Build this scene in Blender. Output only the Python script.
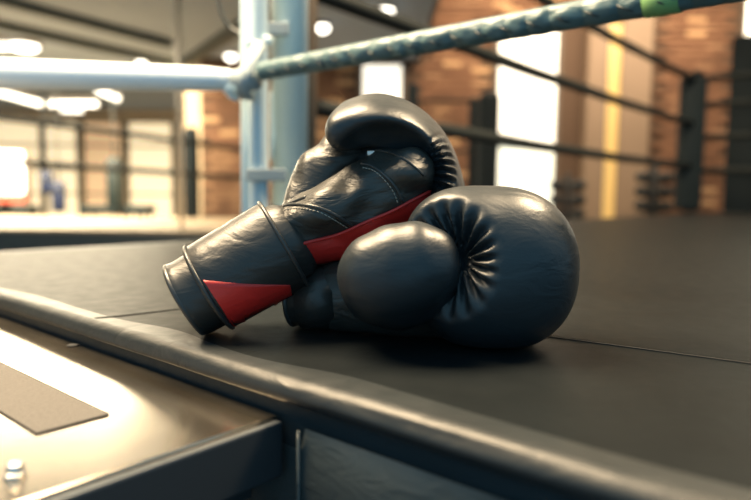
import bpy, bmesh, math, random
import numpy as np
from mathutils import Vector, Matrix, noise
from mathutils.bvhtree import BVHTree

random.seed(7)
sc = bpy.context.scene
for o in list(bpy.data.objects):
    bpy.data.objects.remove(o)
COL = sc.collection

# ------------------------------------------------------------------ camera
F_PX, Y0, ROLL, CAM_H = 631.0, 194.0, -0.0123, 0.129
PITCH = math.atan((250 - Y0) / F_PX)
R0 = Vector((1, 0, 0)); FW = Vector((0, math.cos(PITCH), -math.sin(PITCH))); U0 = Vector((0, math.sin(PITCH), math.cos(PITCH)))
CR = R0 * math.cos(ROLL) - U0 * math.sin(ROLL)
CU = R0 * math.sin(ROLL) + U0 * math.cos(ROLL)
CAM = Vector((0, 0, CAM_H))
cd = bpy.data.cameras.new('camera'); cam = bpy.data.objects.new('camera', cd); COL.objects.link(cam)
M3 = Matrix((CR, CU, -FW)).transposed()
cam.matrix_world = Matrix.Translation(CAM) @ M3.to_4x4()
cd.sensor_width = 36; cd.lens = 36 * F_PX / 751
cd.clip_start = 0.02; cd.clip_end = 100
cd.dof.use_dof = True; cd.dof.focus_distance = 0.545; cd.dof.aperture_fstop = 3.0
sc.camera = cam

# ------------------------------------------------------------------ world, view, large lights
w = bpy.data.worlds.new('world'); sc.world = w; w.use_nodes = True
bg = w.node_tree.nodes['Background']; bg.inputs[0].default_value = (0.29, 0.60, 0.82, 1); bg.inputs[1].default_value = 0.90
sc.view_settings.view_transform = 'Standard'; sc.view_settings.look = 'None'
sc.view_settings.gamma = 1; sc.view_settings.use_curve_mapping = False
sc.view_settings.exposure = 0.0

def area(name, loc, target, size, size_y, power, color):
    l = bpy.data.lights.new(name, 'AREA'); l.shape = 'RECTANGLE'; l.size = size; l.size_y = size_y
    l.energy = power; l.color = color
    o = bpy.data.objects.new(name, l); COL.objects.link(o); o.location = loc
    d = Vector(target) - Vector(loc); o.rotation_euler = d.to_track_quat('-Z', 'Y').to_euler()
    return o
WARM = (1.0, 0.76, 0.48)
KEY = Vector((-1.05, 1.22, 2.12))
KEY2 = Vector((2.3, 1.9, 3.62))
area('added_overhead_light', KEY, (KEY.x, KEY.y, 0), 1.7, 1.2, 370, WARM)  # unseen light added overhead as the key for the gloves
area('added_overhead_light', KEY2, (KEY2.x, KEY2.y, 0), 1.2, 1.2, 540, WARM)  # unseen light added for the warm highlight on the right fist
area('unseen_fill_light', (-5.5, 9.0, 2.05), (-5.5, 9.0, 0), 5.0, 4.0, 1700, (1.0, 0.83, 0.57))  # area light without a fixture, added to brighten the left hall
area('unseen_fill_light', (3.2, 8.3, 3.45), (3.2, 9.9, 0.6), 5.0, 0.7, 300, (1.0, 0.78, 0.54))  # unseen wash light added to brighten the brick wall

# ------------------------------------------------------------------ helpers
def at(px, py, depth):
    """world point seen at pixel (px,py) at the given distance along the view axis"""
    x = (px - 375.5) / F_PX * depth; u = (250 - py) / F_PX * depth
    return CAM + CR * x + CU * u + FW * depth
def on_z(px, py, z=0.0):
    d = CR * ((px - 375.5) / F_PX) + CU * ((250 - py) / F_PX) + FW
    return CAM + d * ((z - CAM.z) / d.z)

def tag(o, label=None, cat=None, group=None, kind=None):
    if label: o['label'] = label
    if cat: o['category'] = cat
    if group: o['group'] = group
    if kind: o['kind'] = kind
    return o
def empty(name, loc, label=None, cat=None, group=None, kind=None):
    o = bpy.data.objects.new(name, None); COL.objects.link(o); o.location = loc; o.empty_display_size = 0.05
    return tag(o, label, cat, group, kind)
def root_loc(p):
    v = Vector((0, 0, 0))
    while p is not None:
        v += p.location; p = p.parent
    return v
def obj(name, vf, mat, parent=None, smooth=True, origin=None):
    """ONE mesh object from (verts, faces) in world space"""
    vs, fs = vf
    base = root_loc(parent)
    loc = Vector(origin) if origin is not None else base
    m = bpy.data.meshes.new(name)
    m.from_pydata([tuple(Vector(v) - loc) for v in vs], [], [tuple(int(i) for i in f) for f in fs])
    m.materials.append(mat)
    if smooth:
        m.polygons.foreach_set('use_smooth', [True] * len(m.polygons))
    m.update()
    o = bpy.data.objects.new(name, m); COL.objects.link(o)
    o.location = loc - base
    o.parent = parent
    return o
def recalc(o):
    bm = bmesh.new(); bm.from_mesh(o.data); bmesh.ops.recalc_face_normals(bm, faces=bm.faces); bm.to_mesh(o.data); bm.free(); return o
def bevel(o, wdt, seg=2):
    bm = bmesh.new(); bm.from_mesh(o.data); bmesh.ops.recalc_face_normals(bm, faces=bm.faces)
    ed = [e for e in bm.edges if len(e.link_faces) == 2 and e.calc_face_angle(0) > 0.6]
    bmesh.ops.bevel(bm, geom=ed, offset=wdt, segments=seg, affect='EDGES', profile=0.5)
    bm.to_mesh(o.data); bm.free(); return o
def merge(*parts):
    V, Fc = [], []
    for vs, fs in parts:
        n = len(V); V += list(vs); Fc += [tuple(i + n for i in f) for f in fs]
    return V, Fc
def box(c, s, ax=None):
    """box centred at c with full sizes s; ax = (x axis, y axis, z axis)"""
    c = Vector(c); X, Y, Z = ax if ax else (Vector((1, 0, 0)), Vector((0, 1, 0)), Vector((0, 0, 1)))
    V = []
    for k in (-1, 1):
        for j in (-1, 1):
            for i in (-1, 1):
                V.append(c + X * (i * s[0] / 2) + Y * (j * s[1] / 2) + Z * (k * s[2] / 2))
    return V, [(0, 2, 3, 1), (4, 5, 7, 6), (0, 1, 5, 4), (2, 6, 7, 3), (0, 4, 6, 2), (1, 3, 7, 5)]
def bb(x0, x1, y0, y1, z0, z1):
    return box(((x0 + x1) / 2, (y0 + y1) / 2, (z0 + z1) / 2), (x1 - x0, y1 - y0, z1 - z0))
def frame_of(t):
    t = t.normalized(); a = Vector((0, 0, 1)) if abs(t.z) < 0.9 else Vector((1, 0, 0))
    x = t.cross(a).normalized(); return x, x.cross(t).normalized()
def tube(pts, r, n=12, cap=True, disp=None):
    pts = [Vector(p) for p in pts]; rs = r if isinstance(r, (list, tuple)) else [r] * len(pts)
    V, Fc = [], []; x = None
    for i, p in enumerate(pts):
        t = pts[min(i + 1, len(pts) - 1)] - pts[max(i - 1, 0)]
        if x is None: x, y = frame_of(t)
        else:
            x = (x - t.normalized() * x.dot(t.normalized())).normalized()
        y = t.normalized().cross(x)
        for k in range(n):
            a = 2 * math.pi * k / n
            rr = rs[i] * (1 + (disp(i, a) if disp else 0))
            V.append(p + (x * math.cos(a) + y * math.sin(a)) * rr)
    for i in range(len(pts) - 1):
        for k in range(n):
            a, b = i * n + k, i * n + (k + 1) % n
            Fc.append((a, b, b + n, a + n))
    if cap:
        Fc.append(tuple(range(n - 1, -1, -1))); Fc.append(tuple((len(pts) - 1) * n + k for k in range(n)))
    return V, Fc
def lathe(c, prof, axis=(0, 0, 1), n=20):
    """prof = [(radius, height)] about axis at c"""
    c = Vector(c); axis = Vector(axis).normalized(); x, y = frame_of(axis); V, Fc = [], []
    for r, h in prof:
        for k in range(n):
            a = 2 * math.pi * k / n; V.append(c + axis * h + (x * math.cos(a) + y * math.sin(a)) * max(r, 1e-5))
    for i in range(len(prof) - 1):
        for k in range(n):
            a, b = i * n + k, i * n + (k + 1) % n
            Fc.append((a, b, b + n, a + n))
    Fc.append(tuple(range(n - 1, -1, -1))); Fc.append(tuple((len(prof) - 1) * n + k for k in range(n)))
    return V, Fc
def smooth_path(pts, n=8):
    """Catmull-Rom through points"""
    P = [Vector(p) for p in pts]; out = []
    for i in range(len(P) - 1):
        a, b, c, d = P[max(i - 1, 0)], P[i], P[i + 1], P[min(i + 2, len(P) - 1)]
        for k in range(n):
            t = k / n
            out.append(0.5 * ((2 * b) + (c - a) * t + (2 * a - 5 * b + 4 * c - d) * t * t + (3 * b - a - 3 * c + d) * t ** 3))
    out.append(P[-1]); return out

# ------------------------------------------------------------------ implicit surfaces (naive surface nets)
def surfnet(f, lo, hi, h):
    lo = np.array(lo, float); n = np.ceil((np.array(hi) - lo) / h).astype(int) + 1
    g = np.stack(np.meshgrid(*[lo[i] + h * np.arange(n[i]) for i in range(3)], indexing='ij'), -1).astype(np.float32)
    d = f(g); s = d < 0
    nx, ny, nz = n
    acc = np.zeros((nx - 1, ny - 1, nz - 1, 3)); cnt = np.zeros((nx - 1, ny - 1, nz - 1))
    sl = lambda o, ax: tuple(slice(o[i], n[i] - 1 + o[i]) for i in range(3))
    for ax in range(3):
        others = [i for i in range(3) if i != ax]
        for a in (0, 1):
            for b in (0, 1):
                o0 = [0, 0, 0]; o0[others[0]] = a; o0[others[1]] = b; o1 = list(o0); o1[ax] = 1
                d0, d1 = d[sl(o0, 0)], d[sl(o1, 0)]
                m = (d0 < 0) != (d1 < 0)
                t = np.where(m, d0 / np.where(m, d0 - d1, 1), 0)
                p = np.zeros(m.shape + (3,)); p[..., ax] = t
                for i in range(3):
                    if i != ax: p[..., i] = o0[i]
                acc += np.where(m[..., None], p, 0); cnt += m
    act = cnt > 0
    idx = -np.ones(act.shape, int); idx[act] = np.arange(act.sum())
    ii = np.argwhere(act)
    V = lo + h * (ii + acc[act] / cnt[act][:, None])
    Q = []
    for ax in range(3):
        u, v = (ax + 1) % 3, (ax + 2) % 3
        a = [slice(None)] * 3; b = [slice(None)] * 3
        a[ax] = slice(0, n[ax] - 1); b[ax] = slice(1, n[ax])
        for k in (u, v): a[k] = b[k] = slice(1, n[k] - 1)
        m = s[tuple(a)] != s[tuple(b)]
        e = np.argwhere(m); e[:, u] += 1; e[:, v] += 1
        neg = s[tuple(e.T)]
        def c(du, dv):
            q = e.copy(); q[:, u] -= du; q[:, v] -= dv; return idx[tuple(q.T)]
        q = np.stack([c(1, 1), c(0, 1), c(0, 0), c(1, 0)], 1)
        q[~neg] = q[~neg][:, ::-1]
        Q.append(q)
    return [Vector(p) for p in V], np.concatenate(Q).tolist()
def A(v): return np.array(v, np.float32)
def sd_ell(g, c, r, ax=None, p=2.0):
    q = g - A(c)
    if ax is not None: q = np.stack([(q * A(a)).sum(-1) for a in ax], -1)
    k = (np.abs(q / A(r)) ** p).sum(-1) ** (1 / p)
    return (k - 1) * min(r)
def sd_chain(g, pts, rad):
    best = None
    for i in range(len(pts) - 1):
        a, b = A(pts[i]), A(pts[i + 1]); ab = b - a
        t = np.clip(((g - a) * ab).sum(-1) / (ab @ ab), 0, 1)
        d = np.linalg.norm(g - a - t[..., None] * ab, axis=-1) - (rad[i] + (rad[i + 1] - rad[i]) * t)
        best = d if best is None else smin(best, d, 0.004)
    return best
def smin(a, b, k):
    h = np.clip(0.5 + 0.5 * (b - a) / k, 0, 1); return b + (a - b) * h - k * h * (1 - h)
def smax(a, b, k): return -smin(-a, -b, k)
def sstep(a, b, x):
    t = np.clip((x - a) / (b - a), 0, 1); return t * t * (3 - 2 * t)

# ------------------------------------------------------------------ materials
def nodemat(name):
    m = bpy.data.materials.new(name); m.use_nodes = True; nt = m.node_tree
    return m, nt, nt.nodes['Principled BSDF']
def mat(name, col, rough=0.5, metal=0.0, spec=0.5, var=0.0, vscale=5.0, bump=0.0, bscale=80.0, bdist=0.002, coat=0.0, emit=None, estr=0.0, detail=4, rvar=0.0):
    m, nt, p = nodemat(name)
    p.inputs['Base Color'].default_value = (*col, 1); p.inputs['Roughness'].default_value = rough
    p.inputs['Metallic'].default_value = metal; p.inputs['Specular IOR Level'].default_value = spec
    p.inputs['Coat Weight'].default_value = coat; p.inputs['Coat Roughness'].default_value = 0.25
    if emit:
        p.inputs['Emission Color'].default_value = (*emit, 1); p.inputs['Emission Strength'].default_value = estr
    tc = nt.nodes.new('ShaderNodeTexCoord')
    if var > 0:
        n = nt.nodes.new('ShaderNodeTexNoise'); n.inputs['Scale'].default_value = vscale; n.inputs['Detail'].default_value = detail
        r = nt.nodes.new('ShaderNodeMix'); r.data_type = 'RGBA'
        r.inputs[6].default_value = (*[c * (1 - var) for c in col], 1); r.inputs[7].default_value = (*[min(1, c * (1 + var)) for c in col], 1)
        nt.links.new(tc.outputs['Object'], n.inputs['Vector']); nt.links.new(n.outputs[0], r.inputs[0]); nt.links.new(r.outputs[2], p.inputs['Base Color'])
        if rvar > 0:
            mr = nt.nodes.new('ShaderNodeMapRange'); mr.inputs[3].default_value = rough - rvar; mr.inputs[4].default_value = rough + rvar
            nt.links.new(n.outputs[0], mr.inputs[0]); nt.links.new(mr.outputs[0], p.inputs['Roughness'])
    if bump > 0:
        n = nt.nodes.new('ShaderNodeTexNoise'); n.inputs['Scale'].default_value = bscale; n.inputs['Detail'].default_value = 6
        b = nt.nodes.new('ShaderNodeBump'); b.inputs['Strength'].default_value = bump; b.inputs['Distance'].default_value = bdist
        nt.links.new(tc.outputs['Object'], n.inputs['Vector']); nt.links.new(n.outputs[0], b.inputs['Height']); nt.links.new(b.outputs[0], p.inputs['Normal'])
    return m
def leather(name, col, rough, wr=0.35, spec=0.5):
    """hide: fine pebble grain, long soft creases, slightly uneven gloss"""
    m, nt, p = nodemat(name); L = nt.links.new
    tc = nt.nodes.new('ShaderNodeTexCoord')
    p.inputs['Specular IOR Level'].default_value = spec
    n1 = nt.nodes.new('ShaderNodeTexNoise'); n1.inputs['Scale'].default_value = 14; n1.inputs['Detail'].default_value = 5
    mx = nt.nodes.new('ShaderNodeMix'); mx.data_type = 'RGBA'
    mx.inputs[6].default_value = (*[c * 0.75 for c in col], 1); mx.inputs[7].default_value = (*[c * 1.3 for c in col], 1)
    L(tc.outputs['Object'], n1.inputs['Vector']); L(n1.outputs[0], mx.inputs[0]); L(mx.outputs[2], p.inputs['Base Color'])
    mr = nt.nodes.new('ShaderNodeMapRange'); mr.inputs[3].default_value = rough - 0.07; mr.inputs[4].default_value = rough + 0.09
    n2 = nt.nodes.new('ShaderNodeTexNoise'); n2.inputs['Scale'].default_value = 45; n2.inputs['Detail'].default_value = 4
    L(tc.outputs['Object'], n2.inputs['Vector']); L(n2.outputs[0], mr.inputs[0]); L(mr.outputs[0], p.inputs['Roughness'])
    vo = nt.nodes.new('ShaderNodeTexVoronoi'); vo.inputs['Scale'].default_value = 900; vo.feature = 'SMOOTH_F1'
    L(tc.outputs['Object'], vo.inputs['Vector'])
    b1 = nt.nodes.new('ShaderNodeBump'); b1.inputs['Strength'].default_value = 0.12; b1.inputs['Distance'].default_value = 0.0004
    L(vo.outputs[0], b1.inputs['Height'])
    mp = nt.nodes.new('ShaderNodeMapping'); mp.inputs['Scale'].default_value = (26, 26, 60); mp.inputs['Rotation'].default_value = (0.2, 0.5, 0.3)
    n3 = nt.nodes.new('ShaderNodeTexNoise'); n3.inputs['Scale'].default_value = 1.0; n3.inputs['Detail'].default_value = 5; n3.inputs['Distortion'].default_value = 0.8
    L(tc.outputs['Object'], mp.inputs['Vector']); L(mp.outputs[0], n3.inputs['Vector'])
    b2 = nt.nodes.new('ShaderNodeBump'); b2.inputs['Strength'].default_value = wr; b2.inputs['Distance'].default_value = 0.004
    L(n3.outputs[0], b2.inputs['Height']); L(b1.outputs[0], b2.inputs['Normal']); L(b2.outputs[0], p.inputs['Normal'])
    return m

M = {}
M['leather'] = leather('black_leather', (0.015, 0.021, 0.025), 0.39, 0.30)
M['leather_palm'] = leather('black_palm_leather', (0.030, 0.030, 0.027), 0.42, 1.0)
M['leather_cuff'] = leather('black_cuff_leather', (0.022, 0.023, 0.022), 0.38, 0.45)
M['red'] = leather('red_leather', (0.50, 0.022, 0.018), 0.45, 0.4)
M['thread'] = mat('grey_thread', (0.30, 0.28, 0.24), 0.7)
M['piping'] = leather('piping_leather', (0.028, 0.031, 0.032), 0.36, 0.2)
M['white'] = mat('white_tag', (0.9, 0.9, 0.88), 0.6)
M['canvas'] = leather('ring_vinyl', (0.0070, 0.0090, 0.0100), 0.44, 0.18, spec=0.05)
M['edge'] = leather('edge_vinyl', (0.013, 0.017, 0.019), 0.40, 0.35, spec=0.35)
M['skirt'] = leather('skirt_vinyl', (0.034, 0.044, 0.046), 0.42, 0.5)
M['seam'] = mat('seam_black', (0.008, 0.009, 0.010), 0.8)
M['steel'] = mat('brushed_steel', (0.46, 0.41, 0.34), 0.20, 1.0, bump=0.04, bscale=30, rvar=0.05, var=0.05, vscale=9)
M['steel_dark'] = mat('dark_steel', (0.05, 0.06, 0.07), 0.45, 0.6)
M['grip'] = mat('grip_tape', (0.075, 0.07, 0.065), 0.9, var=0.35, vscale=420, bump=0.8, bscale=700, bdist=0.001)
M['zinc'] = mat('zinc_bolt', (0.80, 0.80, 0.78), 0.25, 1.0)
M['post'] = mat('blue_grey_paint', (0.74, 0.84, 0.83), 0.36, var=0.12, vscale=6, bump=0.05, bscale=20)
M['pad'] = mat('pale_blue_vinyl', (0.48, 0.60, 0.65), 0.36, var=0.12, vscale=10, bump=0.15, bscale=25, bdist=0.004)
M['padwhite'] = mat('white_blue_vinyl', (0.60, 0.74, 0.78), 0.4, var=0.06, vscale=10)
M['strap'] = mat('grey_strap', (0.30, 0.36, 0.38), 0.55, bump=0.2, bscale=120)
M['rope_l'] = mat('pale_rope_sleeve', (0.78, 0.86, 0.90), 0.30, var=0.06, vscale=8, bump=0.05, bscale=20, coat=0.4)
M['rope_b'] = leather('blue_rope_sleeve', (0.075, 0.135, 0.145), 0.42, 0.7)
M['rope_d'] = mat('dark_rope', (0.014, 0.018, 0.018), 0.7, spec=0.2)
M['postd'] = mat('dark_post', (0.008, 0.014, 0.017), 0.7, spec=0.2, var=0.2, vscale=6)
M['postbr'] = mat('brown_post', (0.16, 0.12, 0.085), 0.6)
M['green'] = mat('green_band', (0.22, 0.42, 0.16), 0.5)
M['cable'] = mat('dark_cable', (0.02, 0.028, 0.03), 0.5)
M['mortar'] = mat('mortar', (0.10, 0.062, 0.040), 0.95, bump=0.3, bscale=30)
M['plaster'] = mat('cream_plaster', (0.62, 0.50, 0.34), 0.9, var=0.1, vscale=1.5)
M['ceiling'] = mat('grey_ceiling', (0.285, 0.35, 0.43), 0.9, var=0.06, vscale=0.8)
M['beam'] = mat('dark_beam', (0.06, 0.075, 0.075), 0.7)
M['floor'] = mat('dark_rubber_floor', (0.05, 0.05, 0.05), 0.6, var=0.2, vscale=3)
M['glass'] = mat('bright_window_glass', (0.9, 0.9, 0.85), 0.4, emit=(1.0, 0.91, 0.74), estr=1.5)
M['glass_day'] = mat('sunlit_window_glass', (0.9, 0.9, 0.85), 0.4, emit=(1.0, 0.88, 0.68), estr=3.0)
M['glass_low'] = mat('pale_green_window_glass', (0.9, 0.9, 0.85), 0.4, emit=(0.92, 0.95, 0.76), estr=1.1)
M['glass_cream'] = mat('cream_lit_glass', (0.9, 0.8, 0.6), 0.4, emit=(1.0, 0.80, 0.50), estr=0.80)
M['glass_amber'] = mat('amber_lit_glass', (0.8, 0.6, 0.4), 0.4, emit=(0.9, 0.56, 0.30), estr=0.45)
M['wframe'] = mat('window_frame', (0.14, 0.11, 0.08), 0.6)
M['lamp'] = mat('lamp_glow', (1, 1, 1), 0.5, emit=(1.0, 0.93, 0.78), estr=6)
M['tube'] = mat('strip_glow', (1, 1, 1), 0.5, emit=(1.0, 0.92, 0.74), estr=3)
M['sign'] = mat('lightbox_face', (1, 1, 1), 0.5, emit=(1.0, 0.90, 0.74), estr=2.6)
M['redband'] = mat('red_band', (0.55, 0.10, 0.06), 0.6)
M['tan'] = mat('tan_panel', (0.24, 0.17, 0.115), 0.7, var=0.1, vscale=2)
M['amber'] = mat('amber_light_strip', (0.6, 0.42, 0.16), 0.5, emit=(1.0, 0.60, 0.17), estr=0.30)
M['iron'] = mat('black_iron', (0.008, 0.013, 0.016), 0.6)
M['navy'] = mat('navy_vinyl', (0.018, 0.028, 0.07), 0.45)
M['bag'] = mat('dark_green_vinyl', (0.012, 0.022, 0.022), 0.5)
M['pole'] = mat('pale_pole', (0.62, 0.55, 0.44), 0.45)
def brick_mat():
    m, nt, p = nodemat('old_brick'); L = nt.links.new
    oi = nt.nodes.new('ShaderNodeObjectInfo'); cr = nt.nodes.new('ShaderNodeValToRGB')
    e = cr.color_ramp.elements; e[0].position = 0; e[0].color = (0.135, 0.068, 0.038, 1); e[1].position = 1; e[1].color = (0.52, 0.32, 0.17, 1)
    for pos, c in ((0.35, (0.18, 0.090, 0.050)), (0.65, (0.22, 0.112, 0.062)), (0.86, (0.27, 0.15, 0.085)), (0.92, (0.46, 0.28, 0.15))):
        x = e.new(pos); x.color = (*c, 1)
    L(oi.outputs['Random'], cr.inputs[0]); L(cr.outputs[0], p.inputs['Base Color']); p.inputs['Roughness'].default_value = 0.9
    tc = nt.nodes.new('ShaderNodeTexCoord'); n = nt.nodes.new('ShaderNodeTexNoise'); n.inputs['Scale'].default_value = 30
    b = nt.nodes.new('ShaderNodeBump'); b.inputs['Strength'].default_value = 0.5; b.inputs['Distance'].default_value = 0.01
    L(tc.outputs['Object'], n.inputs['Vector']); L(n.outputs[0], b.inputs['Height']); L(b.outputs[0], p.inputs['Normal'])
    return m
M['brick'] = brick_mat()
def brick_stuff_mat():
    m, nt, p = nodemat('old_brick_field'); L = nt.links.new
    tc = nt.nodes.new('ShaderNodeTexCoord'); n = nt.nodes.new('ShaderNodeTexNoise'); n.inputs['Scale'].default_value = 2.6; n.inputs['Detail'].default_value = 3
    cr = nt.nodes.new('ShaderNodeValToRGB'); e = cr.color_ramp.elements
    e[0].position = 0.35; e[0].color = (0.135, 0.068, 0.038, 1); e[1].position = 0.75; e[1].color = (0.36, 0.21, 0.115, 1)
    L(tc.outputs['Object'], n.inputs['Vector']); L(n.outputs[0], cr.inputs[0]); L(cr.outputs[0], p.inputs['Base Color']); p.inputs['Roughness'].default_value = 0.9
    return m
M['brick_field'] = brick_stuff_mat()

# ------------------------------------------------------------------ ring frame of reference
ANG = 0.7032
D1 = Vector((math.cos(ANG), -math.sin(ANG), 0)); D2 = Vector((math.sin(ANG), math.cos(ANG), 0)); UP = Vector((0, 0, 1))
P0 = Vector((-0.23, 1.312, 0))           # foot of the blue corner post
APR = 0.565                               # canvas beyond the ropes
E0 = P0 - D2 * APR - D1 * 0.418           # apron corner (far left, off frame)
RAX = (D1, D2, UP)
FLOOR = -1.0

# ================================================================== SETTING
tag(obj('floor', bb(-16, 10, -3, 18, FLOOR - 0.1, FLOOR), M['floor'], smooth=False), 'dark rubber gym floor below the ring platform', 'floor', kind='structure')
CEIL = 2.2
CEIL2 = 3.7
M['ceil_dark'] = mat('dark_brown_ceiling', (0.12, 0.095, 0.075), 0.9, var=0.1, vscale=1)
tag(obj('ceiling', bb(0.62, 10, 0.5, 18, CEIL2, CEIL2 + 0.1), M['ceil_dark'], smooth=False), 'dark brown higher ceiling over the right side', 'ceiling', kind='structure')
tag(obj('trim_2', bb(0.60, 0.66, 0.5, 10.0, CEIL, CEIL2), M['ceil_dark'], smooth=False), 'dark brown fascia where the ceiling steps up', 'fascia', kind='structure')
ceil = tag(obj('ceiling', bb(-16, 0.60, 0.5, 18, CEIL, CEIL + 0.1), M['ceiling'], smooth=False), 'grey beige gym ceiling with dark beams', 'ceiling', kind='structure')
# beams across the ceiling (dark lines behind the post)
def ceil_pt(px, py): return on_z(px, py, CEIL)
for a, b, wd in (((-60, 8), (178, 61), 0.16), ((186, 60), (262, 8), 0.16), ((-20, -10), (170, 40), 0.10)):
    A0, B0 = ceil_pt(*a), ceil_pt(*b); d = (B0 - A0); L_ = d.length; d.normalize()
    tag(obj('ceiling_beam', box((A0 + B0) / 2 - UP * 0.05, (L_, wd, 0.1), (d, UP.cross(d), UP)), M['beam'], ceil, smooth=False))
WB = 10.0
WX0, WX1 = -2.75, 9.5
win = [(-0.24, 0.38, 0.9, 2.16, 'up'), (1.86, 2.78, 0.06, 2.80, 'mid'), (5.62, 8.6, 0.9, 3.5, 'up')]
wall = tag(obj('wall_back', bb(WX0, WX1, WB, WB + 0.3, FLOOR, CEIL2), M['mortar'], smooth=False, origin=(3, WB, 0)), 'brown brick back wall of the gym', 'wall', kind='structure')
# bricks: proud of the mortar face
BW, BH, BD = 0.285, 0.088, 0.05
holes = [(-0.28, 0.42, 0.3, 2.2), (1.80, 2.84, -0.6, 2.85), (5.55, 8.7, 0.85, 3.55), (3.12, 4.22, -1, 3.6)]
cells = []
row = 0; z = FLOOR + 0.05
while z < CEIL2 - 0.03:
    x = WX0 + 0.15 + (0.15 if row % 2 else 0)
    while x < WX1 - 0.1:
        if not (z > CEIL - 0.05 and x < 0.8) and not any(h[0] - BW / 2 < x < h[1] + BW / 2 and h[2] - 0.04 < z < h[3] + 0.04 for h in holes):
            cells.append((x, z))
        x += 0.30
    row += 1; z += 0.10
def vis_score(c):
    x, z = c; q = Vector((x, WB, z)) - CAM; px = 375.5 + F_PX * x / WB; py = Y0 - F_PX * (z - CAM_H) / WB
    s = 0
    if not (205 < px < 751 and 0 < py < 228): s += 1000
    if 250 < px < 320: s += 500
    if 330 < px < 440 and py > 105: s += 500
    if px > 735 and py > 40: s += 400
    return s + abs(px - 560) * 0.6 + abs(py - 110) * 0.6
cells.sort(key=vis_score)
bmesh_v, bmesh_f = box((0, 0, 0), (BW, BD, BH))
b0 = None
for i, (x, z) in enumerate(cells[:298]):
    if b0 is None:
        b0 = obj('brick', box((x, WB - BD / 2 + 0.012, z), (BW, BD, BH)), M['brick'], wall, smooth=False, origin=(x, WB - BD / 2 + 0.012, z)); bevel(b0, 0.008, 1); o = b0
    else:
        o = b0.copy(); COL.objects.link(o); o.parent = wall
    o.location = Vector((x, WB - BD / 2 + 0.012 - random.uniform(0, 0.012), z)) - wall.location
rest = merge(*[box((x, WB - BD / 2 + 0.012 - random.uniform(0, 0.012), z), (BW, BD, BH)) for x, z in cells[298:]])
tag(obj('brick_courses', rest, M['brick_field'], wall, smooth=False), kind='stuff')
# windows in the back wall
for i, (x0, x1, z0, z1, k) in enumerate(win):
    if k == 'mid': z0 = -0.55
    elif i == 0: z0 = 0.35
    wn = empty('window_%d' % (i + 1), ((x0 + x1) / 2, WB, z0), kind='structure')
    tag(wn, ['bright narrow window above the upright glove', 'tall bright window with pale lower pane behind the ring', 'bright window at the top right corner'][i], 'window')
    t = 0.05
    if k == 'mid':
        zs = [(z0 + t, 0.86, 'glass_low'), (0.92, z1 - t, 'glass')]
        obj('transom', bb(x0 + t, x1 - t, WB - 0.06, WB, 0.86, 0.92), M['wframe'] if False else M['padwhite'], wn, smooth=False)
    else: zs = [(z0 + t, z1 - t, 'glass_day' if i == 2 else 'glass')]
    for a, b, g in zs: obj('pane', bb(x0 + t * .3, x1 - t * .3, WB - 0.05, WB - 0.03, a, b), M[g], wn, smooth=False)
    for a in (bb(x0 - t, x0, WB - 0.08, WB, z0, z1), bb(x1, x1 + t, WB - 0.08, WB, z0, z1), bb(x0 - t, x1 + t, WB - 0.08, WB, z1 - t, z1), bb(x0 - t, x1 + t, WB - 0.08, WB, z0, z0 + t)):
        obj('window_frame', a, M['wframe'], wn, smooth=False)
# tan pilaster with an amber light strip
pil = empty('trim_1', (3.67, WB, FLOOR), kind='structure'); tag(pil, 'tan wall pilaster with a vertical amber light strip', 'pilaster')
obj('pilaster_panel', bb(3.20, 3.50, WB - 0.22, WB, FLOOR, CEIL2 - 0.85), M['tan'], pil, smooth=False)
obj('pilaster_panel', bb(3.70, 4.16, WB - 0.22, WB, FLOOR, CEIL2 - 0.85), M['tan'], pil, smooth=False)
obj('light_strip', bb(3.50, 3.70, WB - 0.17, WB, FLOOR, CEIL2 - 0.95), M['amber'], pil, smooth=False)
# deep hall to the left
LW = 16.5
side = tag(obj('wall_side', bb(WX0 - 0.25, WX0, WB, LW, FLOOR, CEIL), M['plaster'], smooth=False), 'short side wall where the hall goes deeper', 'wall', kind='structure')
wl = tag(obj('wall_far', bb(-15.5, WX0 - 0.25, LW, LW + 0.3, FLOOR, CEIL), M['plaster'], smooth=False), 'cream far wall of the hall seen past the left rope', 'wall', kind='structure')
tag(obj('wall_left', bb(-15.8, -15.5, 2.0, LW + 0.3, FLOOR, CEIL), M['plaster'], smooth=False), 'cream left wall of the gym', 'wall', kind='structure')
tag(obj('wall_right', bb(WX1, WX1 + 0.3, 2.0, WB + 0.3, FLOOR, CEIL2), M['mortar'], smooth=False), 'brown right wall of the gym', 'wall', kind='structure')
# lit glazed bays on the far wall
n = 4
bays = [(-9.9, -8.7, 'glass_cream'), (-8.55, -7.75, 'glass_cream'), (-7.55, -6.6, 'glass_amber'), (-6.4, -5.3, 'glass_cream'), (-5.1, -4.35, 'glass_amber'), (-4.25, -3.9, 'glass'), (-3.7, -3.05, 'glass_amber')]
labs = ['leftmost cream lit window on the far wall', 'cream lit window beside the navy punching bags', 'amber lit window behind the dark punching bag', 'wide cream lit window left of the pale pole',
        'amber lit window right of the pale pole', 'narrow white lit window left of the brick wall', 'amber lit window nearest the blue corner post']
for i, (x0, x1, g) in enumerate(bays):
    wn = empty('window_%d' % n, ((x0 + x1) / 2, LW, -0.6), labs[i], 'window', kind='structure'); n += 1
    for k in range(4):
        a = -0.55 + k * 0.62; obj('pane', bb(x0 + 0.02, x1 - 0.02, LW - 0.05, LW - 0.03, a, a + 0.57), M[g], wn, smooth=False)
        obj('glazing_bar', bb(x0, x1, LW - 0.08, LW, a + 0.57, a + 0.62), M['wframe'], wn, smooth=False)
    obj('window_frame', bb(x0 - 0.06, x0, LW - 0.08, LW, -0.6, 1.93), M['wframe'], wn, smooth=False)
    obj('window_frame', bb(x1, x1 + 0.06, LW - 0.08, LW, -0.6, 1.93), M['wframe'], wn, smooth=False)

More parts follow.
